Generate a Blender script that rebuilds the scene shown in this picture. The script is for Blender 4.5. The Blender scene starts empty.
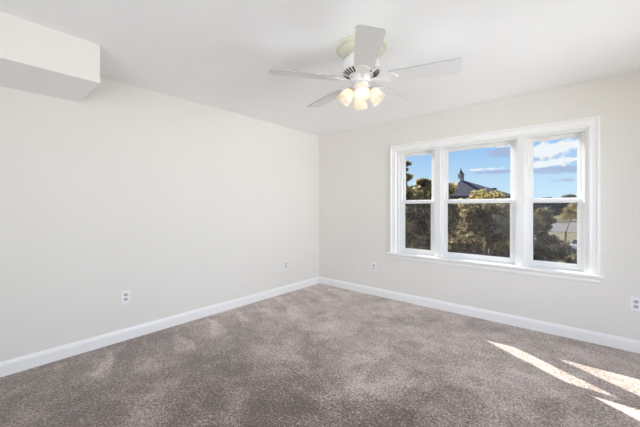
import bpy, bmesh, math, random
import numpy as np
from mathutils import Vector, Matrix
PI = math.pi
scn = bpy.context.scene
COL = scn.collection

# ---------------------------------------------------------------- camera
CAMX, CAMY, CAMZ = 3.271, -3.782, 1.268
YAW = math.radians(40.67)
cam_data = bpy.data.cameras.new('camera')
cam_data.sensor_width = 36.0
cam_data.lens = 301.0 / 640.0 * 36.0
cam_data.shift_y = -6.9 / 640.0
cam_data.clip_start = 0.05
cam_data.clip_end = 1500
cam = bpy.data.objects.new('camera', cam_data)
cam.location = (CAMX, CAMY, CAMZ)
cam.rotation_euler = (PI / 2, 0, YAW)
COL.objects.link(cam)
scn.camera = cam

# ---------------------------------------------------------------- exposure
scn.view_settings.view_transform = 'Standard'
scn.view_settings.look = 'None'
scn.view_settings.gamma = 1.0
scn.view_settings.use_curve_mapping = False
scn.view_settings.exposure = 0.0
try:
    scn.cycles.max_bounces = 16
    scn.cycles.diffuse_bounces = 9
    scn.cycles.transparent_max_bounces = 24
    scn.cycles.sample_clamp_indirect = 6.0
except Exception:
    pass

# ---------------------------------------------------------------- world: blue sky with clouds
def build_world():
    w = bpy.data.worlds.new('sky')
    scn.world = w
    w.use_nodes = True
    nt = w.node_tree
    nt.nodes.clear()
    N, L = nt.nodes, nt.links

    def math_node(op, a, b=None, c=None):
        n = N.new('ShaderNodeMath'); n.operation = op
        for i, v in enumerate((a, b, c)):
            if v is None: continue
            if isinstance(v, (int, float)): n.inputs[i].default_value = v
            else: L.new(v, n.inputs[i])
        return n.outputs[0]

    def mixc(fac, a, b):
        n = N.new('ShaderNodeMix'); n.data_type = 'RGBA'
        if isinstance(fac, (int, float)): n.inputs[0].default_value = fac
        else: L.new(fac, n.inputs[0])
        for i, v in ((6, a), (7, b)):
            if isinstance(v, tuple): n.inputs[i].default_value = (*v, 1)
            else: L.new(v, n.inputs[i])
        return n.outputs[2]

    tc = N.new('ShaderNodeTexCoord')
    sep = N.new('ShaderNodeSeparateXYZ')
    L.new(tc.outputs['Generated'], sep.inputs[0])
    x, y, z = sep.outputs
    DEG = 180 / PI
    az = math_node('MULTIPLY', math_node('ARCTAN2', x, y), DEG)
    el = math_node('MULTIPLY', math_node('ARCSINE', z), DEG)
    ramp = N.new('ShaderNodeValToRGB')
    L.new(math_node('DIVIDE', el, 60.0), ramp.inputs[0])
    e = ramp.color_ramp.elements
    e[0].position = 0.0; e[0].color = (0.66, 0.84, 0.97, 1)
    e[1].position = 1.0; e[1].color = (0.10, 0.26, 0.66, 1)
    for p, c in ((0.07, (0.54, 0.76, 0.96, 1)), (0.13, (0.42, 0.65, 0.95, 1)), (0.2, (0.30, 0.54, 0.92, 1))):
        k = e.new(p); k.color = c
    # wispy structure, stretched sideways
    comb = N.new('ShaderNodeCombineXYZ')
    L.new(math_node('MULTIPLY', az, 0.55), comb.inputs[0])
    L.new(math_node('MULTIPLY', el, 0.85), comb.inputs[1])
    noise = N.new('ShaderNodeTexNoise')
    noise.inputs['Scale'].default_value = 1.6
    noise.inputs['Detail'].default_value = 7
    noise.inputs['Roughness'].default_value = 0.58
    L.new(comb.outputs[0], noise.inputs['Vector'])
    nz = math_node('SUBTRACT', noise.outputs[0], 0.5)

    def blob(a0, e0, ra, re, amp):
        da = math_node('DIVIDE', math_node('SUBTRACT', az, a0), ra)
        de = math_node('DIVIDE', math_node('SUBTRACT', el, e0), re)
        r2 = math_node('ADD', math_node('MULTIPLY', da, da), math_node('MULTIPLY', de, de))
        return math_node('MULTIPLY', math_node('EXPONENT', math_node('MULTIPLY', r2, -1.0)), amp)

    def acc(lst):
        r = lst[0]
        for q in lst[1:]: r = math_node('ADD', r, q)
        return r

    white = acc([blob(-4.4, 8.4, 3.0, 1.0, 1.5), blob(-1.2, 9.0, 2.2, 0.6, 1.1), blob(-3.8, 6.5, 3.0, 0.55, 1.2), blob(0.5, 6.9, 2.2, 0.35, 0.8),
                 blob(-9.0, 9.9, 3.2, 0.4, 0.9), blob(-11.5, 6.2, 3.8, 0.25, 0.75), blob(6, 9, 4, 1.5, 0.9), blob(-30, 13, 9, 1.6, 0.8)])
    grey = acc([blob(-4.6, 7.35, 2.8, 0.4, 1.0), blob(-2.5, 5.5, 4.6, 0.6, 1.2), blob(-8.6, 8.8, 2.8, 0.8, 1.5),
                blob(-10.5, 5.7, 4.0, 0.35, 0.95), blob(-1.6, 3.9, 2.4, 0.3, 0.75), blob(7, 7, 4, 0.6, 0.8)])
    # loose clouds high up, out of the window's view
    high = math_node('MULTIPLY', math_node('SUBTRACT', el, 14.0), 0.02)
    high = math_node('MINIMUM', math_node('MAXIMUM', high, 0.0), 0.35)
    wn = math_node('ADD', math_node('ADD', white, high), math_node('MULTIPLY', nz, 2.3))
    gn = math_node('ADD', grey, math_node('MULTIPLY', nz, 1.5))

    def smooth(v, lo, hi):
        n = N.new('ShaderNodeMapRange'); n.interpolation_type = 'SMOOTHSTEP'
        L.new(v, n.inputs[0]); n.inputs[1].default_value = lo; n.inputs[2].default_value = hi
        return n.outputs[0]
    c = mixc(math_node('MULTIPLY', smooth(gn, 0.25, 0.85), 0.85), ramp.outputs[0], (0.42, 0.50, 0.74))
    c = mixc(math_node('MULTIPLY', smooth(wn, 0.28, 0.85), 0.93), c, (0.97, 0.97, 1.0))
    below = smooth(el, -1.5, 0.0)
    c = mixc(below, (0.16, 0.17, 0.13), c)
    bg = N.new('ShaderNodeBackground'); bg.inputs[1].default_value = 1.0
    L.new(c, bg.inputs[0])
    out = N.new('ShaderNodeOutputWorld')
    L.new(bg.outputs[0], out.inputs[0])
build_world()

# ---------------------------------------------------------------- sun, from beyond the window wall, far to the left
SUN_DIR = Vector((0.85, -0.53, -0.645)).normalized()
sd = bpy.data.lights.new('sun', 'SUN')
sd.energy = 22.0; sd.angle = math.radians(0.4); sd.color = (1.0, 0.945, 0.89)
sun = bpy.data.objects.new('sun', sd)
sun.rotation_euler = SUN_DIR.to_track_quat('-Z', 'Y').to_euler()
sun.location = (-20, 15, 20)
COL.objects.link(sun)

# fill lamps added in made-up, unseen openings behind and beside the camera
def area(name, loc, direction, sx, sy, power, color):
    d = bpy.data.lights.new(name, 'AREA'); d.shape = 'RECTANGLE'
    d.size = sx; d.size_y = sy; d.energy = power; d.color = color
    o = bpy.data.objects.new(name, d); o.location = loc
    o.rotation_euler = Vector(direction).to_track_quat('-Z', 'Z').to_euler()
    COL.objects.link(o)
    return d
area('fill_front', (2.85, -5.13, 1.2), (-0.25, 1, 0.30), 2.5, 1.9, 51, (0.89, 0.935, 1.0))
area('fill_right', (4.50, -1.3, 1.20), (-1, 0.0, 0.1), 1.8, 1.4, 22, (0.89, 0.935, 1.0)).spread = math.radians(100)

# ---------------------------------------------------------------- materials
def new_mat(name):
    m = bpy.data.materials.new(name); m.use_nodes = True
    nt = m.node_tree
    return m, nt, nt.nodes['Principled BSDF']

def simple(name, col, rough=0.5, metal=0.0, var=0.0, vscale=8.0, bump=0.0, bscale=200.0):
    m, nt, b = new_mat(name)
    b.inputs['Base Color'].default_value = (*col, 1)
    b.inputs['Roughness'].default_value = rough
    b.inputs['Metallic'].default_value = metal
    tc = nt.nodes.new('ShaderNodeTexCoord')
    if var > 0:
        n = nt.nodes.new('ShaderNodeTexNoise'); n.inputs['Scale'].default_value = vscale
        n.inputs['Detail'].default_value = 5
        nt.links.new(tc.outputs['Object'], n.inputs['Vector'])
        r = nt.nodes.new('ShaderNodeValToRGB')
        r.color_ramp.elements[0].position = 0.3; r.color_ramp.elements[1].position = 0.7
        r.color_ramp.elements[0].color = (*[c * (1 - var) for c in col], 1)
        r.color_ramp.elements[1].color = (*[min(1, c * (1 + var)) for c in col], 1)
        nt.links.new(n.outputs[0], r.inputs[0]); nt.links.new(r.outputs[0], b.inputs['Base Color'])
    if bump > 0:
        n = nt.nodes.new('ShaderNodeTexNoise'); n.inputs['Scale'].default_value = bscale
        nt.links.new(tc.outputs['Object'], n.inputs['Vector'])
        bp = nt.nodes.new('ShaderNodeBump'); bp.inputs['Strength'].default_value = bump
        bp.inputs['Distance'].default_value = 0.002
        nt.links.new(n.outputs[0], bp.inputs['Height']); nt.links.new(bp.outputs[0], b.inputs['Normal'])
    return m

M_WALL = simple('wall_paint', (0.81, 0.79, 0.752), 0.85, var=0.008, vscale=1.5, bump=0.15, bscale=350)
M_CEIL = simple('ceiling_paint', (0.94, 0.95, 0.965), 0.9, var=0.006, vscale=2, bump=0.2, bscale=250)
M_TRIM = simple('white_trim_paint', (0.92, 0.92, 0.92), 0.38, var=0.005)
M_VINYL = simple('white_vinyl', (0.80, 0.805, 0.81), 0.32, var=0.004)
M_FAN = simple('white_enamel', (0.83, 0.835, 0.84), 0.3, var=0.004)
M_BLADE = simple('white_blade_laminate', (0.81, 0.815, 0.825), 0.42, var=0.02, vscale=30)
M_BLADE_EDGE = simple('grey_blade_edge', (0.42, 0.43, 0.44), 0.5, var=0.02)
M_CREAM = simple('aged_cream_plastic', (0.74, 0.74, 0.60), 0.45, var=0.02, vscale=12)
M_DARK = simple('dark_slot', (0.03, 0.03, 0.033), 0.7, var=0.02)
M_PAINTED = simple('painted_over_plate', (0.83, 0.815, 0.785), 0.5, var=0.004)
M_PLATE = simple('white_cover_plate', (0.88, 0.885, 0.89), 0.3, var=0.004)
M_RECEP = simple('grey_white_receptacle', (0.52, 0.52, 0.53), 0.35, var=0.01)
M_BRASS = simple('brass_fitting', (0.72, 0.56, 0.38), 0.3, metal=0.7, var=0.02)
M_STEEL = simple('steel_screw', (0.6, 0.6, 0.6), 0.3, metal=0.9, var=0.02)

def carpet_material():
    m, nt, b = new_mat('taupe_cut_pile_carpet')
    N, L = nt.nodes, nt.links
    tc = N.new('ShaderNodeTexCoord')
    def noise(scale, detail, rough=0.6, vec=None, dist=0.0):
        n = N.new('ShaderNodeTexNoise'); n.inputs['Scale'].default_value = scale
        n.inputs['Detail'].default_value = detail; n.inputs['Roughness'].default_value = rough
        n.inputs['Distortion'].default_value = dist
        L.new(vec or tc.outputs['Object'], n.inputs['Vector'])
        return n.outputs[0]
    def mth(op, a, b2=None):
        n = N.new('ShaderNodeMath'); n.operation = op
        for i, v in enumerate((a, b2)):
            if v is None: continue
            if isinstance(v, (int, float)): n.inputs[i].default_value = v
            else: L.new(v, n.inputs[i])
        return n.outputs[0]
    sep = N.new('ShaderNodeSeparateXYZ'); L.new(tc.outputs['Object'], sep.inputs[0])
    big = noise(1.9, 4, 0.62, dist=0.5)         # nap brushed by feet and vacuum
    mid = noise(6.0, 3, 0.65, dist=0.4)
    tuft = noise(56.0, 3, 0.75)
    fine = noise(120.0, 2, 0.8)
    # fans of vacuum strokes that start at the left wall and widen into the room
    wob = mth('MULTIPLY', mth('SUBTRACT', noise(1.6, 2), 0.5), 0.9)
    u = mth('ADD', mth('DIVIDE', mth('ADD', sep.outputs[1], mth('MULTIPLY', sep.outputs[0], 0.35)), 0.33), wob)
    pp = N.new('ShaderNodeMath'); pp.operation = 'PINGPONG'; pp.inputs[1].default_value = 0.5
    L.new(u, pp.inputs[0])
    wedge = mth('SUBTRACT', mth('MULTIPLY', sep.outputs[0], 0.42), pp.outputs[0])
    mr = N.new('ShaderNodeMapRange'); mr.interpolation_type = 'SMOOTHSTEP'
    L.new(wedge, mr.inputs[0]); mr.inputs[1].default_value = -0.05; mr.inputs[2].default_value = 0.05
    fade = N.new('ShaderNodeMapRange'); fade.interpolation_type = 'SMOOTHSTEP'
    L.new(sep.outputs[0], fade.inputs[0]); fade.inputs[1].default_value = 0.95; fade.inputs[2].default_value = 0.45
    fade.inputs[3].default_value = 0; fade.inputs[4].default_value = 1
    wv = mth('MULTIPLY', mth('MULTIPLY', mr.outputs[0], fade.outputs[0]), mth('MULTIPLY', big, 0.24))
    h = mth('ADD', mth('MULTIPLY', mth('SUBTRACT', big, 0.5), 0.75), mth('MULTIPLY', mth('SUBTRACT', mid, 0.5), 0.50))
    h = mth('ADD', h, mth('MULTIPLY', mth('SUBTRACT', tuft, 0.5), 1.45))
    h = mth('ADD', h, mth('MULTIPLY', mth('SUBTRACT', fine, 0.5), 1.2))
    # dimmer light and turned nap at the camera end, painted into the pile colour
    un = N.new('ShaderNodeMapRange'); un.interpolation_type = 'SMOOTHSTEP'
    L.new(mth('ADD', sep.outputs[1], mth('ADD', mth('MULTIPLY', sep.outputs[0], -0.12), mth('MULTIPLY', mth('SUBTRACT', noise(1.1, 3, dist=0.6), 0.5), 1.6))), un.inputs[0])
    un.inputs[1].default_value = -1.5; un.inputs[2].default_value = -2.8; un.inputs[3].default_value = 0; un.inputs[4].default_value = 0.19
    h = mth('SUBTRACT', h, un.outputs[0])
    h = mth('ADD', mth('ADD', h, wv), 0.5)
    r = N.new('ShaderNodeValToRGB'); L.new(h, r.inputs[0])
    e = r.color_ramp.elements
    e[0].position = 0.22; e[0].color = (0.125, 0.092, 0.076, 1)
    e[1].position = 0.80; e[1].color = (0.76, 0.655, 0.60, 1)
    k = e.new(0.5); k.color = (0.375, 0.290, 0.243, 1)
    L.new(r.outputs[0], b.inputs['Base Color'])
    b.inputs['Roughness'].default_value = 1.0
    b.inputs['Specular IOR Level'].default_value = 0.1
    b.inputs['Sheen Weight'].default_value = 0.9
    b.inputs['Sheen Roughness'].default_value = 0.35
    b.inputs['Sheen Tint'].default_value = (1, 0.93, 0.89, 1)
    bp = N.new('ShaderNodeBump'); bp.inputs['Strength'].default_value = 0.55; bp.inputs['Distance'].default_value = 0.012
    L.new(mth('ADD', mth('MULTIPLY', fine, 0.5), tuft), bp.inputs['Height']); L.new(bp.outputs[0], b.inputs['Normal'])
    return m
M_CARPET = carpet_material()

def glass_material(name, tint, gloss):
    m = bpy.data.materials.new(name); m.use_nodes = True
    nt = m.node_tree; nt.nodes.clear()
    t = nt.nodes.new('ShaderNodeBsdfTransparent'); t.inputs[0].default_value = (*tint, 1)
    g = nt.nodes.new('ShaderNodeBsdfGlossy'); g.inputs['Roughness'].default_value = 0.03
    mx = nt.nodes.new('ShaderNodeMixShader'); mx.inputs[0].default_value = gloss
    out = nt.nodes.new('ShaderNodeOutputMaterial')
    nt.links.new(t.outputs[0], mx.inputs[1]); nt.links.new(g.outputs[0], mx.inputs[2]); nt.links.new(mx.outputs[0], out.inputs[0])
    return m
M_GLASS = glass_material('window_glass', (0.97, 0.985, 0.98), 0.006)

def screen_material():
    m = bpy.data.materials.new('charcoal_insect_mesh'); m.use_nodes = True
    nt = m.node_tree; nt.nodes.clear()
    t = nt.nodes.new('ShaderNodeBsdfTransparent')
    d = nt.nodes.new('ShaderNodeBsdfDiffuse'); d.inputs[0].default_value = (0.08, 0.07, 0.085, 1)
    mx = nt.nodes.new('ShaderNodeMixShader'); mx.inputs[0].default_value = 0.27
    out = nt.nodes.new('ShaderNodeOutputMaterial')
    nt.links.new(t.outputs[0], mx.inputs[1]); nt.links.new(d.outputs[0], mx.inputs[2]); nt.links.new(mx.outputs[0], out.inputs[0])
    return m
M_SCREEN = screen_material()

def leaf_material(name, c0, c1, trans=0.45):
    m = bpy.data.materials.new(name); m.use_nodes = True
    nt = m.node_tree; nt.nodes.clear()
    N, L = nt.nodes, nt.links
    tc = N.new('ShaderNodeTexCoord')
    n = N.new('ShaderNodeTexNoise'); n.inputs['Scale'].default_value = 2.4; n.inputs['Detail'].default_value = 6
    n.inputs['Roughness'].default_value = 0.8
    L.new(tc.outputs['Object'], n.inputs['Vector'])
    r = N.new('ShaderNodeValToRGB'); L.new(n.outputs[0], r.inputs[0])
    r.color_ramp.elements[0].position = 0.41; r.color_ramp.elements[0].color = (*c0, 1)
    r.color_ramp.elements[1].position = 0.59; r.color_ramp.elements[1].color = (*c1, 1)
    d = N.new('ShaderNodeBsdfDiffuse'); t = N.new('ShaderNodeBsdfTranslucent')
    L.new(r.outputs[0], d.inputs[0]); L.new(r.outputs[0], t.inputs[0])
    mx = N.new('ShaderNodeMixShader'); mx.inputs[0].default_value = trans
    out = N.new('ShaderNodeOutputMaterial')
    L.new(d.outputs[0], mx.inputs[1]); L.new(t.outputs[0], mx.inputs[2]); L.new(mx.outputs[0], out.inputs[0])
    return m
M_LEAF_OLIVE = leaf_material('olive_leaves', (0.08, 0.07, 0.04), (0.50, 0.42, 0.22))
M_LEAF_DARK = leaf_material('dark_green_leaves', (0.06, 0.056, 0.038), (0.40, 0.34, 0.19))
M_LEAF_GOLD = leaf_material('golden_green_leaves', (0.18, 0.15, 0.06), (0.60, 0.50, 0.23))
M_LEAF_FAR = leaf_material('far_green_leaves', (0.04, 0.048, 0.04), (0.12, 0.115, 0.08), 0.3)
M_BARK = simple('grey_brown_bark', (0.13, 0.10, 0.08), 0.9, var=0.3, vscale=6)
M_SHINGLE = simple('slate_purple_shingles', (0.05, 0.044, 0.064), 0.85, var=0.18, vscale=3)
M_SIDING = simple('cream_siding', (0.34, 0.32, 0.29), 0.7, var=0.04)
M_CUPOLA = simple('pale_blue_white_paint', (0.36, 0.39, 0.45), 0.5, var=0.02)
M_GRASS = simple('dry_lawn', (0.14, 0.12, 0.055), 0.95, var=0.35, vscale=0.5)
M_ASPHALT = simple('grey_asphalt', (0.14, 0.128, 0.13), 0.9, var=0.12, vscale=0.6)
M_CAR = simple('white_car_paint', (0.5, 0.52, 0.56), 0.2, var=0.01)
M_CARGLASS = simple('dark_car_glass', (0.02, 0.025, 0.03), 0.08, var=0.02)
M_RUBBER = simple('black_rubber', (0.02, 0.02, 0.02), 0.8, var=0.05)

def bulb_material():
    m, nt, b = new_mat('lit_warm_bulb')
    b.inputs['Base Color'].default_value = (1, 0.95, 0.85, 1)
    b.inputs['Emission Color'].default_value = (1.0, 0.93, 0.82, 1)
    b.inputs['Emission Strength'].default_value = 2.6
    return m
M_BULB = bulb_material()

def shade_material():
    m = bpy.data.materials.new('frosted_amber_white_glass'); m.use_nodes = True
    nt = m.node_tree; nt.nodes.clear()
    N, L = nt.nodes, nt.links
    d = N.new('ShaderNodeBsdfDiffuse'); d.inputs[0].default_value = (0.88, 0.84, 0.76, 1)
    t = N.new('ShaderNodeBsdfTranslucent'); t.inputs[0].default_value = (0.96, 0.93, 0.87, 1)
    mx = N.new('ShaderNodeMixShader'); mx.inputs[0].default_value = 0.55
    out = N.new('ShaderNodeOutputMaterial')
    L.new(d.outputs[0], mx.inputs[1]); L.new(t.outputs[0], mx.inputs[2]); L.new(mx.outputs[0], out.inputs[0])
    return m
M_SHADE = shade_material()

# ---------------------------------------------------------------- mesh helpers
def tag(o, label=None, cat=None, group=None, kind=None):
    if label: o['label'] = label
    if cat: o['category'] = cat
    if group: o['group'] = group
    if kind: o['kind'] = kind
    return o

def empty(name, loc, rz=0.0, parent=None):
    o = bpy.data.objects.new(name, None); o.location = loc; o.rotation_euler = (0, 0, rz)
    o.empty_display_size = 0.1
    COL.objects.link(o)
    if parent: o.parent = parent
    return o

def finish(name, bm, mat, parent=None, smooth=False, bevel=0.0, loc=None, seg=2):
    me = bpy.data.meshes.new(name)
    bmesh.ops.recalc_face_normals(bm, faces=bm.faces)
    bm.to_mesh(me); bm.free()
    mats = mat if isinstance(mat, (list, tuple)) else [mat]
    for q in mats: me.materials.append(q)
    o = bpy.data.objects.new(name, me); COL.objects.link(o)
    if smooth:
        me.polygons.foreach_set('use_smooth', [True] * len(me.polygons))
        try: me.set_sharp_from_angle(angle=math.radians(38))
        except Exception: pass
    if bevel > 0:
        md = o.modifiers.new('bevel', 'BEVEL'); md.width = bevel; md.segments = seg
        md.limit_method = 'ANGLE'; md.angle_limit = math.radians(40)
    if parent: o.parent = parent
    if loc: o.location = loc
    return o

def box(bm, x0, x1, y0, y1, z0, z1, M=None):
    vs = [bm.verts.new((x, y, z)) for x in (x0, x1) for y in (y0, y1) for z in (z0, z1)]
    if M is not None:
        for v in vs: v.co = M @ v.co
    for f in ((0, 1, 3, 2), (4, 6, 7, 5), (0, 4, 5, 1), (2, 3, 7, 6), (0, 2, 6, 4), (1, 5, 7, 3)):
        bm.faces.new([vs[i] for i in f])

def lathe(bm, prof, n=32, M=None, cap=True):
    rings = []
    for r, z in prof:
        if r < 1e-6:
            v = bm.verts.new((0, 0, z)); rings.append([v])
        else:
            rings.append([bm.verts.new((r * math.cos(2 * PI * i / n), r * math.sin(2 * PI * i / n), z)) for i in range(n)])
    for a, b in zip(rings, rings[1:]):
        for i in range(n):
            j = (i + 1) % n
            if len(a) == 1 and len(b) == 1: continue
            if len(a) == 1: bm.faces.new((a[0], b[i], b[j]))
            elif len(b) == 1: bm.faces.new((a[i], b[0], a[j]))
            else: bm.faces.new((a[i], b[i], b[j], a[j]))
    if cap:
        for r in (rings[0], rings[-1]):
            if len(r) > 1: bm.faces.new(r)
    if M is not None:
        for r in rings:
            for v in r: v.co = M @ v.co

def prism(bm, pts, axis, a, b):
    """pts: 2D outline; extruded along axis from a to b. axis 'x' pts=(y,z); 'y' pts=(x,z); 'z' pts=(x,y)"""
    def mk(p, t):
        if axis == 'x': return (t, p[0], p[1])
        if axis == 'y': return (p[0], t, p[1])
        return (p[0], p[1], t)
    A = [bm.verts.new(mk(p, a)) for p in pts]; B = [bm.verts.new(mk(p, b)) for p in pts]
    n = len(pts)
    bm.faces.new(A); bm.faces.new(B[::-1])
    for i in range(n):
        bm.faces.new((A[i], A[(i + 1) % n], B[(i + 1) % n], B[i]))

def tube(bm, pts, radii, n=10):
    pts = [Vector(p) for p in pts]
    rings = []
    for i, p in enumerate(pts):
        d = (pts[min(i + 1, len(pts) - 1)] - pts[max(i - 1, 0)]).normalized()
        up = Vector((0, 0, 1)) if abs(d.z) < 0.95 else Vector((1, 0, 0))
        a = d.cross(up).normalized(); b = d.cross(a).normalized()
        r = radii[i] if isinstance(radii, (list, tuple)) else radii
        rings.append([bm.verts.new(p + r * (math.cos(2 * PI * k / n) * a + math.sin(2 * PI * k / n) * b)) for k in range(n)])
    for A, B in zip(rings, rings[1:]):
        for k in range(n):
            bm.faces.new((A[k], A[(k + 1) % n], B[(k + 1) % n], B[k]))
    bm.faces.new(rings[0]); bm.faces.new(rings[-1][::-1])

# ---------------------------------------------------------------- room shell
RX, RY, HT, TH = 4.35, -4.95, 2.44, 0.15      # right wall, front wall, height, wall thickness
OX0, OX1, OZ0, OZ1 = 1.395, 3.340, 0.630, 2.020  # window opening

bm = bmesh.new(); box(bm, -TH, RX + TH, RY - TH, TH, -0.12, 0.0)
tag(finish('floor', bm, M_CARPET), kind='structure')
bm = bmesh.new(); box(bm, -TH, RX + TH, RY - TH, TH, HT, HT + 0.15)
tag(finish('ceiling', bm, M_CEIL), kind='structure')
bm = bmesh.new(); box(bm, -TH, 0, RY, 0, 0, HT)
tag(finish('wall_left', bm, M_WALL), kind='structure')
bm = bmesh.new()
box(bm, -TH, OX0, 0, 0.125, 0, HT); box(bm, OX1, RX + TH, 0, 0.125, 0, HT)
box(bm, OX0, OX1, 0, 0.125, 0, OZ0); box(bm, OX0, OX1, 0, 0.125, OZ1, HT)
tag(finish('wall_back', bm, M_WALL), kind='structure')
bm = bmesh.new()
box(bm, RX, RX + TH, -0.35, 0, 0, HT); box(bm, RX, RX + TH, RY, -2.25, 0, HT)
box(bm, RX, RX + TH, -2.25, -0.35, 0, 0.40); box(bm, RX, RX + TH, -2.25, -0.35, 2.10, HT)  # opening made up to let in the added fill lamp
tag(finish('wall_right', bm, M_WALL), kind='structure')
bm = bmesh.new()
box(bm, -TH, 1.5, RY - TH, RY, 0, HT); box(bm, 4.25, RX + TH, RY - TH, RY, 0, HT)
box(bm, 1.5, 4.25, RY - TH, RY, 0, 0.15); box(bm, 1.5, 4.25, RY - TH, RY, 2.25, HT)  # unseen opening, cut here for the other added fill lamp
tag(finish('wall_front', bm, M_WALL), kind='structure')
# boxed-out soffit along the left wall
bm = bmesh.new(); box(bm, 0.0, 0.632, RY, -3.165, 2.166, HT)
tag(finish('ceiling_soffit', bm, [M_WALL, M_CEIL]), kind='structure')
sof = bpy.data.objects['ceiling_soffit']
for p in sof.data.polygons:
    if abs(p.normal.z) > 0.9: p.material_index = 1

# baseboards: 105 mm with a stepped and coved top and a small shoe line
BB = [(0, 0), (0.016, 0), (0.016, 0.078), (0.0135, 0.084), (0.0135, 0.090), (0.009, 0.099), (0.006, 0.108), (0, 0.108)]
bm = bmesh.new(); prism(bm, [(-a, b) for a, b in BB], 'x', 0.0, RX)      # along back wall (y,z)
tag(finish('baseboard_back', bm, M_TRIM), kind='structure')
bm = bmesh.new(); prism(bm, [(a, b) for a, b in BB], 'y', RY, -0.016)          # along left wall (x,z)
tag(finish('baseboard_left', bm, M_TRIM), kind='structure')
bm = bmesh.new(); prism(bm, [(RX - a, b) for a, b in BB], 'y', RY, -0.016)
tag(finish('baseboard_right', bm, M_TRIM), kind='structure')

# ---------------------------------------------------------------- triple window
# casing: flat board with inner bead and thick outer back band, mitred frame
def casing_ring(bm, x0, x1, z0, z1, prof):
    """prof: list of (offset inwards from the outer edge, protrusion); sides and top only"""
    loops = []
    for off, pr in prof:
        loops.append([bm.verts.new(p) for p in ((x0 + off, -pr, z0), (x0 + off, -pr, z1 - off), (x1 - off, -pr, z1 - off), (x1 - off, -pr, z0))])
    n = len(loops)
    for i in range(n):
        a, b = loops[i], loops[(i + 1) % n]
        for k in range(3):
            bm.faces.new((a[k], a[k + 1], b[k + 1], b[k]))
    bm.faces.new([l[0] for l in loops]); bm.faces.new([l[3] for l in loops][::-1])
bm = bmesh.new()
casing_ring(bm, 1.308, 3.422, 0.644, 2.100,
            [(0, 0), (0, 0.026), (0.006, 0.030), (0.020, 0.030), (0.026, 0.021), (0.060, 0.017), (0.066, 0.020), (0.074, 0.020), (0.080, 0.014), (0.087, 0.012), (0.087, 0)])
tag(finish('trim_1', bm, M_TRIM), kind='structure')
# stool and apron
bm = bmesh.new()
prism(bm, [(0.05, 0.618), (0.05, 0.644), (-0.052, 0.644), (-0.058, 0.640), (-0.060, 0.631), (-0.058, 0.622), (-0.052, 0.618)], 'x', 1.283, 3.447)
tag(finish('trim_2', bm, M_TRIM), kind='structure')
bm = bmesh.new()
prism(bm, [(0, 0.618), (-0.030, 0.618), (-0.028, 0.608), (-0.018, 0.598), (-0.016, 0.570), (-0.012, 0.562), (0, 0.556)], 'x', 1.312, 3.418)
tag(finish('trim_3', bm, M_TRIM), kind='structure')

UNITS = [(1.453, 1.876), (2.012, 2.740), (2.874, 3.296)]
Z0, Z1 = 0.662, 1.985
# jamb, head and mullions (one fixed frame round the three units)
bm = bmesh.new()
edges = [OX0, UNITS[0][0], UNITS[0][1], UNITS[1][0], UNITS[1][1], UNITS[2][0], UNITS[2][1], OX1]
for i in range(0, 8, 2):
    a, b = edges[i], edges[i + 1]
    box(bm, a, b, 0.030, 0.104, OZ0, OZ1)
    if i in (2, 4):      # mullion cover on the room side with its two beads
        box(bm, a + 0.033, b - 0.033, -0.006, 0.030, 0.644, OZ1)
        box(bm, a + 0.016, b - 0.016, 0.012, 0.030, 0.644, OZ1)
    else:                # side stops
        s = (a, a + 0.030) if i == 0 else (b - 0.026, b)
        box(bm, s[0], s[1], 0.000, 0.030, 0.644, OZ1)
box(bm, OX0 + 0.01, OX1 - 0.01, 0.032, 0.102, Z1, OZ1)
box(bm, OX0 + 0.03, OX1 - 0.026, 0.002, 0.029, Z1 - 0.004, OZ1)
box(bm, OX0, OX1, 0.050, 0.165, OZ0, Z0)
tag(finish('trim_4', bm, M_VINYL, bevel=0.0025), kind='structure')

def sash(bm, x0, x1, z0, z1, y0, y1, st, bot, top):
    box(bm, x0, x0 + st, y0, y1, z0, z1); box(bm, x1 - st, x1, y0, y1, z0, z1)
    box(bm, x0 + st, x1 - st, y0, y1, z0, z0 + bot); box(bm, x0 + st, x1 - st, y0, y1, z1 - top, z1)
    g = 0.008            # glazing bead, a small step in
    ym = y0 + 0.010
    box(bm, x0 + st, x0 + st + g, ym, y1 - 0.006, z0 + bot, z1 - top)
    box(bm, x1 - st - g, x1 - st, ym, y1 - 0.006, z0 + bot, z1 - top)
    box(bm, x0 + st, x1 - st, ym, y1 - 0.006, z0 + bot, z0 + bot + g)
    box(bm, x0 + st, x1 - st, ym, y1 - 0.006, z1 - top - g, z1 - top)

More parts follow.
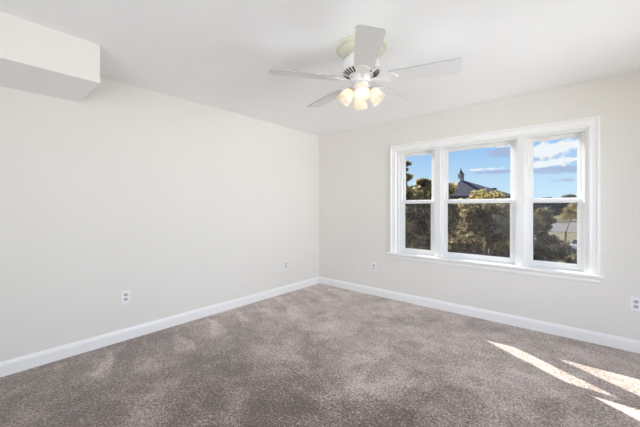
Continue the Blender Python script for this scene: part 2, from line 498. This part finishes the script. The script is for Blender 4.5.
for wi, (x0, x1) in enumerate(UNITS):
    w = tag(empty('window_%d' % (wi + 1), ((x0 + x1) / 2, 0.05, Z0)), kind='structure')
    ox, oy, oz = w.location
    def loc_box(*a):
        bmx = bmesh.new(); box(bmx, a[0] - ox, a[1] - ox, a[2] - oy, a[3] - oy, a[4] - oz, a[5] - oz); return bmx
    T = Matrix.Translation((-ox, -oy, -oz))
    st = 0.028
    bm = bmesh.new(); sash(bm, x0, x1, Z0, 1.345, 0.040, 0.064, st, 0.040, 0.030)
    bm.transform(T); lo = finish('lower_sash', bm, M_VINYL, w, bevel=0.0018)
    finish('glass', loc_box(x0 + st, x1 - st, 0.053, 0.056, Z0 + 0.04, 1.308), M_GLASS, lo)
    bm = bmesh.new(); sash(bm, x0, x1, 1.318, Z1, 0.068, 0.092, st, 0.030, 0.034)
    bm.transform(T); up = finish('upper_sash', bm, M_VINYL, w, bevel=0.0018)
    finish('glass', loc_box(x0 + st, x1 - st, 0.081, 0.084, 1.348, Z1 - 0.034), M_GLASS, up)
    # insect screen outside the lower half
    bm = bmesh.new(); sash(bm, x0, x1, Z0, 1.345, 0.096, 0.102, 0.012, 0.016, 0.016)
    bm.transform(T); sc = finish('screen_frame', bm, M_VINYL, w)
    finish('insect_screen', loc_box(x0 + 0.016, x1 - 0.016, 0.0985, 0.0995, Z0 + 0.017, 1.329), M_SCREEN, sc)
    nl = 2 if wi == 1 else 1
    for q in range(nl):
        lx = (x0 + x1) / 2 if nl == 1 else x0 + (x1 - x0) * (0.25 + 0.5 * q)
        bm = bmesh.new()
        box(bm, lx - 0.028 - ox, lx + 0.028 - ox, 0.042 - oy, 0.062 - oy, 1.345 - oz, 1.350 - oz)
        lathe(bm, [(0.011, 0.003), (0.011, 0.007), (0.007, 0.010), (0, 0.010)], 16, Matrix.Translation((lx - ox, 0.053 - oy, 1.345 - oz)))
        box(bm, lx - ox, lx + 0.032 - ox, 0.050 - oy, 0.058 - oy, 1.347 - oz, 1.353 - oz)
        finish('sash_lock', bm, M_VINYL, lo, bevel=0.001)

# ---------------------------------------------------------------- ceiling fan
def build_fan():
    FX, FY = 2.052, -1.897
    root = empty('ceiling_fan', (FX, FY, HT))
    tag(root, 'white five-blade ceiling fan with four lit glass shades, mounted close to the ceiling', 'ceiling fan')
    # canopy disc, cream
    bm = bmesh.new()
    lathe(bm, [(0, 0), (0.182, 0), (0.188, -0.006), (0.186, -0.014), (0.176, -0.020), (0.160, -0.022), (0.150, -0.034), (0.128, -0.046), (0.095, -0.052), (0.0, -0.052)], 56)
    finish('canopy', bm, M_CREAM, root, smooth=True)
    # motor housing
    bm = bmesh.new()
    lathe(bm, [(0, -0.052), (0.088, -0.052), (0.090, -0.074), (0.118, -0.086), (0.134, -0.104), (0.136, -0.126), (0.137, -0.156), (0.143, -0.170), (0.143, -0.180),
               (0.138, -0.184), (0.086, -0.209), (0.080, -0.212), (0, -0.212)], 56)
    mh = finish('motor_housing', bm, M_FAN, root, smooth=True)
    bm = bmesh.new()       # ring of ventilation slots on the sloping underside
    for k in range(30):
        a = 2 * PI * k / 30
        if k % 6 == 0: continue
        c = Vector((0.1120, 0, -0.1971))
        # long side runs down the cone
        Mx = Matrix.Rotation(a, 4, 'Z') @ Matrix.Translation(c) @ Matrix.Rotation(-math.atan2(0.025, 0.052), 4, 'Y')
        box(bm, -0.023, 0.023, -0.006, 0.006, -0.0015, 0.0015, Mx)
    finish('vent_slots', bm, M_DARK, mh)
    # flywheel and switch housing
    bm = bmesh.new()
    lathe(bm, [(0, -0.212), (0.066, -0.212), (0.070, -0.222), (0.070, -0.248), (0.064, -0.260), (0, -0.260)], 40)
    finish('flywheel', bm, M_FAN, root, smooth=True)
    bm = bmesh.new()
    lathe(bm, [(0, -0.260), (0.046, -0.260), (0.054, -0.268), (0.056, -0.300), (0.050, -0.312), (0.036, -0.320), (0.030, -0.338), (0.016, -0.346), (0.012, -0.356), (0, -0.358)], 40)
    finish('switch_housing', bm, M_FAN, root, smooth=True)
    # blades
    t0 = 0.3355
    for k in range(5):
        a = t0 + k * 2 * PI / 5
        rz = Matrix.Rotation(a, 4, 'Z')
        pitch = Matrix.Rotation(math.radians(-11), 4, 'X')
        zb = -0.246
        bm = bmesh.new()
        # outline of one blade: narrow root, wider tip with rounded corners
        pts = []
        r0, r1 = 0.205, 0.672
        w0, w1 = 0.068, 0.081
        pts += [(r0, -w0 + 0.016), (r0 + 0.004, -w0 + 0.006), (r0 + 0.016, -w0)]
        for s in range(0, 7):
            t = s / 6 * PI / 2
            pts.append((r1 - 0.026 + 0.026 * math.sin(t), -(w1 - 0.026 + 0.026 * math.cos(t))))
        for s in range(0, 7):
            t = s / 6 * PI / 2
            pts.append((r1 - 0.026 + 0.026 * math.cos(t), (w1 - 0.026 + 0.026 * math.sin(t))))
        pts += [(r0 + 0.016, w0), (r0 + 0.004, w0 - 0.006), (r0, w0 - 0.016)]
        prism(bm, pts, 'z', -0.003, 0.003)
        bm.transform(rz @ Matrix.Translation((0, 0, zb)) @ pitch)
        o = finish('blade', bm, [M_BLADE, M_BLADE_EDGE], root)
        for p in o.data.polygons:
            if len(p.vertices) == 4: p.material_index = 1
        # blade iron: scrolled bracket from flywheel to blade
        bm = bmesh.new()
        outline = [(0.055, 0.016), (0.100, 0.010), (0.135, 0.012), (0.165, 0.022), (0.190, 0.042), (0.225, 0.046), (0.245, 0.036), (0.262, 0.014),
                   (0.268, 0.0)]
        full = outline + [(x, -y) for x, y in reversed(outline[:-1])]
        prism(bm, full, 'z', -0.0095, -0.0035)
        for v in bm.verts:      # inner end drops to the flywheel
            if v.co.x < 0.15:
                s = (0.15 - v.co.x) / 0.095
                v.co.z += 0.008 * s
        bm.transform(rz @ Matrix.Translation((0, 0, zb)) @ pitch)
        for s in (-1, 0, 1):
            lathe(bm, [(0, -0.0125), (0.004, -0.012), (0.0055, -0.0095), (0.0055, -0.008), (0, -0.008)], 10,
                  rz @ Matrix.Translation((0, 0, zb)) @ pitch @ Matrix.Translation((0.235 + (0.012 if s == 0 else 0), s * 0.022, 0)))
        finish('blade_iron', bm, M_FAN, o, bevel=0.0015)
    # light kit: four arms, sockets, bell shades, bulbs
    for k in range(4):
        a = math.radians(-54 + 90 * k)
        rz = Matrix.Rotation(a, 4, 'Z')
        tilt = math.radians(38)
        # frame whose -z axis points down and outward along the shade
        Mx = rz @ Matrix.Translation((0.066, 0, -0.300)) @ Matrix.Rotation(-tilt, 4, 'Y')
        bm = bmesh.new()
        tube(bm, [rz @ Vector(p) for p in ((0.040, 0, -0.296), (0.052, 0, -0.290), (0.063, 0, -0.293), (0.069, 0, -0.304))], 0.008, 10)
        arm = finish('lamp_arm', bm, M_FAN, root, smooth=True)
        bm = bmesh.new()
        lathe(bm, [(0, 0), (0.018, 0), (0.026, -0.006), (0.028, -0.016), (0.025, -0.022), (0, -0.022)], 24, Mx)
        finish('socket', bm, M_BRASS, arm, smooth=True)
        bm = bmesh.new()
        outer = [(0.024, -0.016), (0.030, -0.022), (0.038, -0.034), (0.044, -0.052), (0.048, -0.075), (0.052, -0.096), (0.059, -0.114), (0.061, -0.118)]
        inner = [(r - 0.003, z) for r, z in reversed(outer)]
        prof = outer + inner + [outer[0]]
        lathe(bm, prof, 36, Mx, cap=False)
        bmesh.ops.remove_doubles(bm, verts=bm.verts, dist=1e-5)
        sh = finish('lamp_shade', bm, M_SHADE, root, smooth=True)
        tag(sh, 'frosted glass bell shade glowing warm white')
        bm = bmesh.new()
        lathe(bm, [(0, -0.020), (0.012, -0.022), (0.014, -0.040), (0.022, -0.056), (0.028, -0.072), (0.027, -0.086), (0.018, -0.098), (0, -0.103)], 24, Mx)
        finish('bulb', bm, M_BULB, sh, smooth=True)
    # two pull chains
    for cx, cy, ln in ((0.045, -0.02, 0.05), (-0.02, 0.05, 0.04)):
        bm = bmesh.new()
        for q in range(int(ln / 0.006)):
            bmesh.ops.create_icosphere(bm, subdivisions=1, radius=0.0022, matrix=Matrix.Translation((cx, cy, -0.310 - q * 0.006)))
        finish('pull_chain', bm, M_STEEL, root)
build_fan()

# ---------------------------------------------------------------- wall plates
def outlet(loc, rz, label, duplex=True, plate=None):
    """local frame: plate in x-z plane, sticking out towards -y"""
    r = empty('wall_outlet' if duplex else 'cable_jack_plate', loc, rz)
    tag(r, label, 'outlet' if duplex else 'jack plate')
    bm = bmesh.new()
    w, h = 0.037, 0.060
    prism(bm, [(-w, -h + 0.004), (-w + 0.004, -h), (w - 0.004, -h), (w, -h + 0.004), (w, h - 0.004), (w - 0.004, h), (-w + 0.004, h), (-w, h - 0.004)], 'y', 0, -0.0055)
    finish('cover_plate', bm, plate or M_PLATE, r, bevel=0.002)
    if duplex:
        for s in (-1, 1):
            bm = bmesh.new()
            cz = s * 0.0215
            pts = []
            for q in range(24):
                t = 2 * PI * q / 24
                pts.append((0.0172 * math.cos(t), cz + max(-0.0135, min(0.0135, 0.0172 * math.sin(t)))))
            prism(bm, pts, 'y', -0.0055, -0.0085)
            rc = finish('receptacle', bm, M_RECEP, r)
            bm = bmesh.new()
            box(bm, -0.0078, -0.0052, -0.0090, -0.0085, cz - 0.002, cz + 0.007)
            box(bm, 0.0052, 0.0078, -0.0090, -0.0085, cz - 0.001, cz + 0.006)
            lathe(bm, [(0, 0), (0.003, 0), (0.003, 0.0005), (0, 0.0005)], 12, Matrix.Translation((0, -0.0085, cz - 0.008)) @ Matrix.Rotation(PI / 2, 4, 'X'))
            finish('slots', bm, M_DARK, rc)
        bm = bmesh.new()
        lathe(bm, [(0, 0), (0.0032, 0), (0.0028, 0.0012), (0, 0.0014)], 12, Matrix.Translation((0, -0.0055, 0)) @ Matrix.Rotation(PI / 2, 4, 'X'))
        finish('screw', bm, M_STEEL, r)
    else:
        bm = bmesh.new()
        lathe(bm, [(0, 0), (0.009, 0), (0.009, 0.003), (0.005, 0.003), (0.005, 0.010), (0, 0.010)], 16, Matrix.Translation((0, -0.0055, 0.004)) @ Matrix.Rotation(PI / 2, 4, 'X'))
        finish('connector', bm, M_RECEP, r)
        for s in (-1, 1):
            bm = bmesh.new()
            lathe(bm, [(0, 0), (0.0032, 0), (0.0028, 0.0012), (0, 0.0014)], 12, Matrix.Translation((0, -0.0055, s * 0.042)) @ Matrix.Rotation(PI / 2, 4, 'X'))
            finish('screw', bm, M_STEEL, r)
    return r
outlet((0, -2.815, 0.409), PI / 2, 'white duplex outlet on the left wall, the larger one nearest the camera')
outlet((0, -0.753, 0.405), PI / 2, 'white duplex outlet on the left wall close to the room corner', plate=M_PAINTED)
outlet((0.744, 0, 0.392), 0, 'pale single jack plate between the corner and the outlet left of the window', duplex=False, plate=M_PAINTED)
outlet((1.044, 0, 0.404), 0, 'white duplex outlet on the window wall just left of the window')
outlet((3.650, 0, 0.419), 0, 'white duplex outlet right of the window at the photo edge')

# ---------------------------------------------------------------- outside
GZ = -3.5
FWD = Vector((-math.sin(YAW), math.cos(YAW), 0)); RGT = Vector((math.cos(YAW), math.sin(YAW), 0))
def at(dist, side, z):
    """a point `dist` metres ahead of where the photographer stood and `side` metres to the right"""
    p = Vector((CAMX, CAMY, 0)) + FWD * dist + RGT * side
    return Vector((p.x, p.y, z))

bm = bmesh.new()
bmesh.ops.create_circle(bm, cap_ends=True, segments=64, radius=700, matrix=Matrix.Translation((0, 0, GZ)))
tag(finish('ground', bm, M_GRASS), kind='structure')
# parking lot and lane beyond the lawn
bm = bmesh.new()
box(bm, -9, 60, -22, 22, 0, 0.03)
o = finish('asphalt_lane', bm, M_ASPHALT); tag(o, kind='structure')
o.location = at(72, 62, GZ); o.rotation_euler = (0, 0, math.radians(10))
bm = bmesh.new(); box(bm, -6, 30, -5, 5, 0, 0.03)
o = finish('parking_lot', bm, M_ASPHALT); tag(o, kind='structure')
o.location = at(33, 27, GZ); o.rotation_euler = (0, 0, YAW)

def leaves_mesh(name, clumps, n_per, size, seed, core=0.62):
    """leaf quads scattered round the clumps (centre, radii) plus a leafy core in each"""
    rng = np.random.default_rng(seed)
    V, Fc = [], []
    base = 0
    for (c, r) in clumps:
        c = np.array(c); r = np.array(r)
        d = rng.normal(size=(n_per, 3)); d /= np.linalg.norm(d, axis=1)[:, None]
        rad = rng.uniform(0.55, 1.08, n_per) ** 0.8
        p = c + d * rad[:, None] * r
        nrm = d + rng.normal(size=(n_per, 3)) * 0.7; nrm /= np.linalg.norm(nrm, axis=1)[:, None]
        t = np.cross(nrm, rng.normal(size=(n_per, 3))); t /= np.linalg.norm(t, axis=1)[:, None]
        b = np.cross(nrm, t)
        s = size * rng.uniform(0.6, 1.4, n_per)[:, None]
        q = np.stack([p - t * s, p - b * s * 0.45, p + t * s, p + b * s * 0.45], 1).reshape(-1, 3)
        V.append(q); idx = np.arange(n_per * 4).reshape(-1, 4) + base
        Fc.append(idx); base += n_per * 4
    V = np.concatenate(V); Fc = np.concatenate(Fc)
    verts = V.tolist(); faces = Fc.tolist()
    if core > 0:
        tmp = bmesh.new(); bmesh.ops.create_icosphere(tmp, subdivisions=2, radius=1.0)
        ic = [tuple(v.co) for v in tmp.verts]; fi = [[v.index for v in f.verts] for f in tmp.faces]; tmp.free()
        for (c, r) in clumps:
            o0 = len(verts)
            for v in ic:
                j = core * rng.uniform(0.75, 1.15)
                verts.append([c[i] + v[i] * r[i] * j for i in range(3)])
            faces += [[o0 + i for i in f] for f in fi]
    me = bpy.data.meshes.new(name); me.from_pydata(verts, [], faces); me.update()
    return me

def tree(name, label, cat, loc, crown_r, crown_z0, crown_z1, mat, seed, nclump=22, n_per=220, size=0.11, group=None, lean=(0, 0), core=0.6, trunk=0.13, spread=1.0, extra=None):
    """loc on the ground; crown between heights z0..z1 above it"""
    rnd = random.Random(seed)
    root = empty(name, loc)
    tag(root, label, cat, group)
    cz = (crown_z0 + crown_z1) / 2; hz = (crown_z1 - crown_z0) / 2
    clumps = []
    for i in range(nclump):
        while True:
            p = Vector((rnd.uniform(-1, 1), rnd.uniform(-1, 1), rnd.uniform(-1, 1)))
            if 0.25 < p.length < 1.2: break
        c = (p.x * crown_r * 0.8 * spread + lean[0], p.y * crown_r * 0.8 * spread + lean[1], cz + p.z * hz * 0.8)
        rr = crown_r * rnd.uniform(0.24, 0.42)
        clumps.append((c, (rr, rr, rr * 0.75)))
    if extra: clumps += extra
    me = leaves_mesh('foliage', clumps, n_per, size, seed, core)
    me.materials.append(mat)
    f = bpy.data.objects.new('foliage', me); COL.objects.link(f); f.parent = root
    bm = bmesh.new()
    tube(bm, [(0, 0, 0), (0.05, 0.03, crown_z0 * 0.5), (lean[0] * 0.6, lean[1] * 0.6, crown_z0 + hz * 0.3), (lean[0], lean[1], cz)], [trunk, trunk * 0.8, trunk * 0.6, trunk * 0.3], 8)
    for c, r in clumps:
        if extra and (c, r) in extra or rnd.random() < 0.35:
            tube(bm, [(lean[0] * 0.7, lean[1] * 0.7, crown_z0 + hz * 0.5), (c[0] * 0.55, c[1] * 0.55, (crown_z0 + hz * 0.5) * 0.4 + c[2] * 0.6), c], [trunk * 0.35, trunk * 0.25, trunk * 0.1], 6)
    finish('trunk', bm, M_BARK, root, smooth=True)
    return root

def px(dist, sx, z=GZ):          # sx: sideways tangent of the direction
    return at(dist, dist * sx, z)
# trees close to the house, seen through the left and middle windows
tree('oak_tree', 'olive oak filling the left window with sprays reaching into the sky', 'tree', px(10.1, 0.322), 1.35, 0.6, 6.0, M_LEAF_OLIVE, 3, 38, 230, 0.085,
     extra=[((-0.30, -0.3, 5.75), (0.26, 0.26, 0.10)), ((-0.42, -0.35, 6.0), (0.22, 0.22, 0.07)), ((-0.30, -0.3, 6.2), (0.20, 0.20, 0.06)), ((0.25, 0.25, 5.45), (0.35, 0.35, 0.2)), ((0.0, 0.0, 5.2), (0.5, 0.5, 0.3)), ((0.5, 0.42, 5.55), (0.3, 0.3, 0.16)), ((0.75, 0.65, 5.35), (0.35, 0.35, 0.22)), ((0.15, 0.1, 5.6), (0.22, 0.22, 0.1)), ((0.4, 0.3, 5.0), (0.5, 0.5, 0.35)), ((-0.4, -0.3, 5.2), (0.4, 0.4, 0.3))])
tree('oak_tree', 'dark oak glimpsed between the left and middle windows, behind the nearer crowns', 'tree', px(15.4, 0.38), 1.6, 0.6, 5.3, M_LEAF_DARK, 31, 36, 220, 0.09)
tree('oak_tree', 'dense olive oak nearest the middle window, in front of the hipped roof', 'tree', px(12.0, 0.530), 1.45, 0.3, 5.35, M_LEAF_OLIVE, 8, 46, 230, 0.08)
tree('oak_tree', 'dark oak at the right side of the middle window, below the roof eave', 'tree', px(14.8, 0.61), 1.6, 0.2, 5.0, M_LEAF_DARK, 15, 40, 230, 0.085)
tree('oak_tree', 'golden-topped oak farther back, right under the hipped roof', 'tree', px(20.5, 0.525), 1.8, 2.2, 5.9, M_LEAF_GOLD, 22, 32, 230, 0.10)
tree('oak_tree', 'light olive tree at the left edge of the right window', 'tree', px(17.5, 0.722), 1.0, 1.0, 5.2, M_LEAF_OLIVE, 41, 28, 220, 0.085)
tree('yellow_green_tree', 'small leaning yellow-green tree by the asphalt in the right window', 'tree', px(40.0, 0.815), 1.7, 2.9, 5.2, M_LEAF_GOLD, 52, 14, 160, 0.14, lean=(1.1, 0.9), core=0.45, trunk=0.12)
# hedge in the right window
def hedge(loc, rz, ln, wd, ht, label, seed, mat):
    rnd = random.Random(seed)
    cl = []
    n = int(ln / 0.55)
    for i in range(n):
        for j in range(2):
            cl.append(((-ln / 2 + ln * (i + 0.5) / n, (j - 0.5) * wd * 0.5, ht * 0.55 + rnd.uniform(-0.15, 0.15)), (0.5, wd * 0.42, ht * 0.46)))
    me = leaves_mesh('hedge', cl, 260, 0.085, seed, 0.8); me.materials.append(mat)
    o = bpy.data.objects.new('hedge', me); COL.objects.link(o); o.location = loc; o.rotation_euler = (0, 0, rz)
    tag(o, label, 'hedge')
hedge(px(25.2, 0.755), YAW, 3.6, 1.4, 2.0, 'dark clipped hedge at the bottom left of the right window', 61, M_LEAF_DARK)
hedge(px(22.8, 0.90), YAW, 2.8, 1.3, 1.25, 'low dark hedge in front of the parked white car', 62, M_LEAF_DARK)

# parked car
def car(loc, rz, label):
    root = empty('car', loc, rz); tag(root, label, 'car')
    bm = bmesh.new()
    low = [(-2.15, 0.30), (-2.2, 0.55), (-2.1, 0.85), (-1.4, 0.95), (1.0, 0.92), (1.9, 0.78), (2.2, 0.60), (2.2, 0.32), (2.0, 0.24), (-2.0, 0.24)]
    prism(bm, low, 'y', -0.86, 0.86)
    finish('body', bm, M_CAR, root, bevel=0.06)
    bm = bmesh.new()
    cab = [(-1.75, 0.93), (-1.25, 1.36), (-0.9, 1.44), (0.15, 1.44), (0.45, 1.38), (1.15, 0.92)]
    prism(bm, cab, 'y', -0.74, 0.74)
    cb = finish('cabin', bm, M_CAR, root, bevel=0.05)
    for s in (-1, 1):
        bm = bmesh.new()
        prism(bm, [(-1.5, 0.97), (-1.15, 1.32), (-0.4, 1.36), (-0.4, 0.97)], 'y', s * 0.735, s * 0.75)
        prism(bm, [(-0.32, 0.97), (-0.32, 1.36), (0.35, 1.32), (0.9, 0.97)], 'y', s * 0.735, s * 0.75)
        finish('side_window', bm, M_CARGLASS, cb)
    for name, pts in (('windshield', [(0.48, 1.385), (1.14, 0.955), (1.17, 0.965), (0.51, 1.395)]), ('rear_window', [(-1.72, 0.97), (-1.28, 1.35), (-1.31, 1.37), (-1.75, 0.98)])):
        bm = bmesh.new(); prism(bm, pts, 'y', -0.66, 0.66); finish(name, bm, M_CARGLASS, cb)
    for sx in (-1.35, 1.38):
        for sy in (-0.80, 0.80):
            bm = bmesh.new()
            lathe(bm, [(0, -0.1), (0.18, -0.1), (0.2, -0.08), (0.32, -0.1), (0.33, -0.06), (0.33, 0.06), (0.32, 0.1), (0.2, 0.08), (0.18, 0.1), (0, 0.1)], 24,
                  Matrix.Translation((sx, sy, 0.33)) @ Matrix.Rotation(PI / 2, 4, 'X'))
            finish('wheel', bm, M_RUBBER, root, smooth=True)
car(px(31.0, 0.895, GZ + 0.03), YAW + 0.35, 'white car parked at the right edge of the right window')

# clubhouse with hipped roof and cupola
def clubhouse():
    c = px(44.0, 0.468)
    root = empty('hip_roof_building', c, YAW + math.radians(8))
    tag(root, 'building with slate-grey hipped roof and small cupola behind the trees', 'building')
    ez, az = 6.15, 8.72         # eave and apex above ground
    bm = bmesh.new()
    hw, hd = 5.0, 4.9
    base = [bm.verts.new(p) for p in ((-hw, -hd, ez), (hw, -hd, ez), (hw, hd, ez), (-hw, hd, ez))]
    low = [bm.verts.new(p) for p in ((-hw, -hd, ez - 0.25), (hw, -hd, ez - 0.25), (hw, hd, ez - 0.25), (-hw, hd, ez - 0.25))]
    ap = bm.verts.new((0, 0, az))
    for i in range(4):
        j = (i + 1) % 4
        bm.faces.new((base[i], base[j], ap)); bm.faces.new((low[i], low[j], base[j], base[i]))
    bm.faces.new(low)
    finish('roof', bm, M_SHINGLE, root)
    bm = bmesh.new(); box(bm, -hw + 0.6, hw - 0.6, -hd + 0.6, hd - 0.6, 0, ez - 0.25)
    finish('wall', bm, M_SIDING, root)
    for k in range(5):
        bm = bmesh.new(); xx = -3.8 + 1.9 * k
        box(bm, xx - 0.55, xx + 0.55, -hd + 0.54, -hd + 0.6, 2.6, 4.3)
        finish('window', bm, M_CARGLASS, root)
    # roof vent
    bm = bmesh.new(); box(bm, hw - 1.9, hw - 1.3, -2.6, -1.8, az - 2.2, az - 1.35)
    finish('roof_vent', bm, M_SHINGLE, root)
    bm = bmesh.new()
    box(bm, -0.31, 0.31, -0.31, 0.31, az - 0.35, az + 0.68)
    box(bm, -0.38, 0.38, -0.38, 0.38, az + 0.66, az + 0.76)
    cup = finish('cupola', bm, M_CUPOLA, root); cup['label'] = 'small pale louvred cupola'
    bm = bmesh.new()
    for s in (-1, 1):
        for q in range(5):
            box(bm, -0.21, 0.21, s * 0.31 - 0.02, s * 0.31 + 0.02, az + 0.15 + q * 0.095, az + 0.19 + q * 0.095)
            box(bm, s * 0.31 - 0.02, s * 0.31 + 0.02, -0.21, 0.21, az + 0.15 + q * 0.095, az + 0.19 + q * 0.095)
    finish('louvres', bm, M_SHINGLE, cup)
    bm = bmesh.new()
    lathe(bm, [(0.50, az + 0.74), (0.31, az + 0.94), (0.17, az + 1.20), (0.05, az + 1.50), (0.04, az + 1.72), (0, az + 1.76)], 8)
    finish('cupola_roof', bm, M_SHINGLE, cup)
clubhouse()

# far tree line, each its own tree
rnd = random.Random(5)
protos = []
for i in range(3):
    p = tree('far_tree', 'x', 'tree', (0, 0, 0), 5.2, 1.5, 9.6 + i * 0.8, M_LEAF_FAR, 80 + i, 22, 110, 0.42, trunk=0.35, core=0.75)
    protos.append(p)
spots = []
for row, (d, off) in enumerate(((100, 0.0), (118, 0.05), (138, 0.02))):
    for i in range(8):
        spots.append((d + rnd.uniform(-2, 2), 0.20 + off + 0.115 * i, rnd.uniform(0.72, 0.95)))
for i, (d, s, sc_) in enumerate(spots):
    pr = protos[i % 3]
    if i < 3: o = pr
    else:
        o = pr.copy(); COL.objects.link(o)
        for ch in list(pr.children):
            c2 = ch.copy(); COL.objects.link(c2); c2.parent = o
    o.location = px(d, s); o.scale = (sc_, sc_, sc_); o.rotation_euler = (0, 0, rnd.uniform(0, 6))
    tag(o, 'distant grey-green tree in the low tree line on the horizon', 'tree', 'far tree line on the horizon')
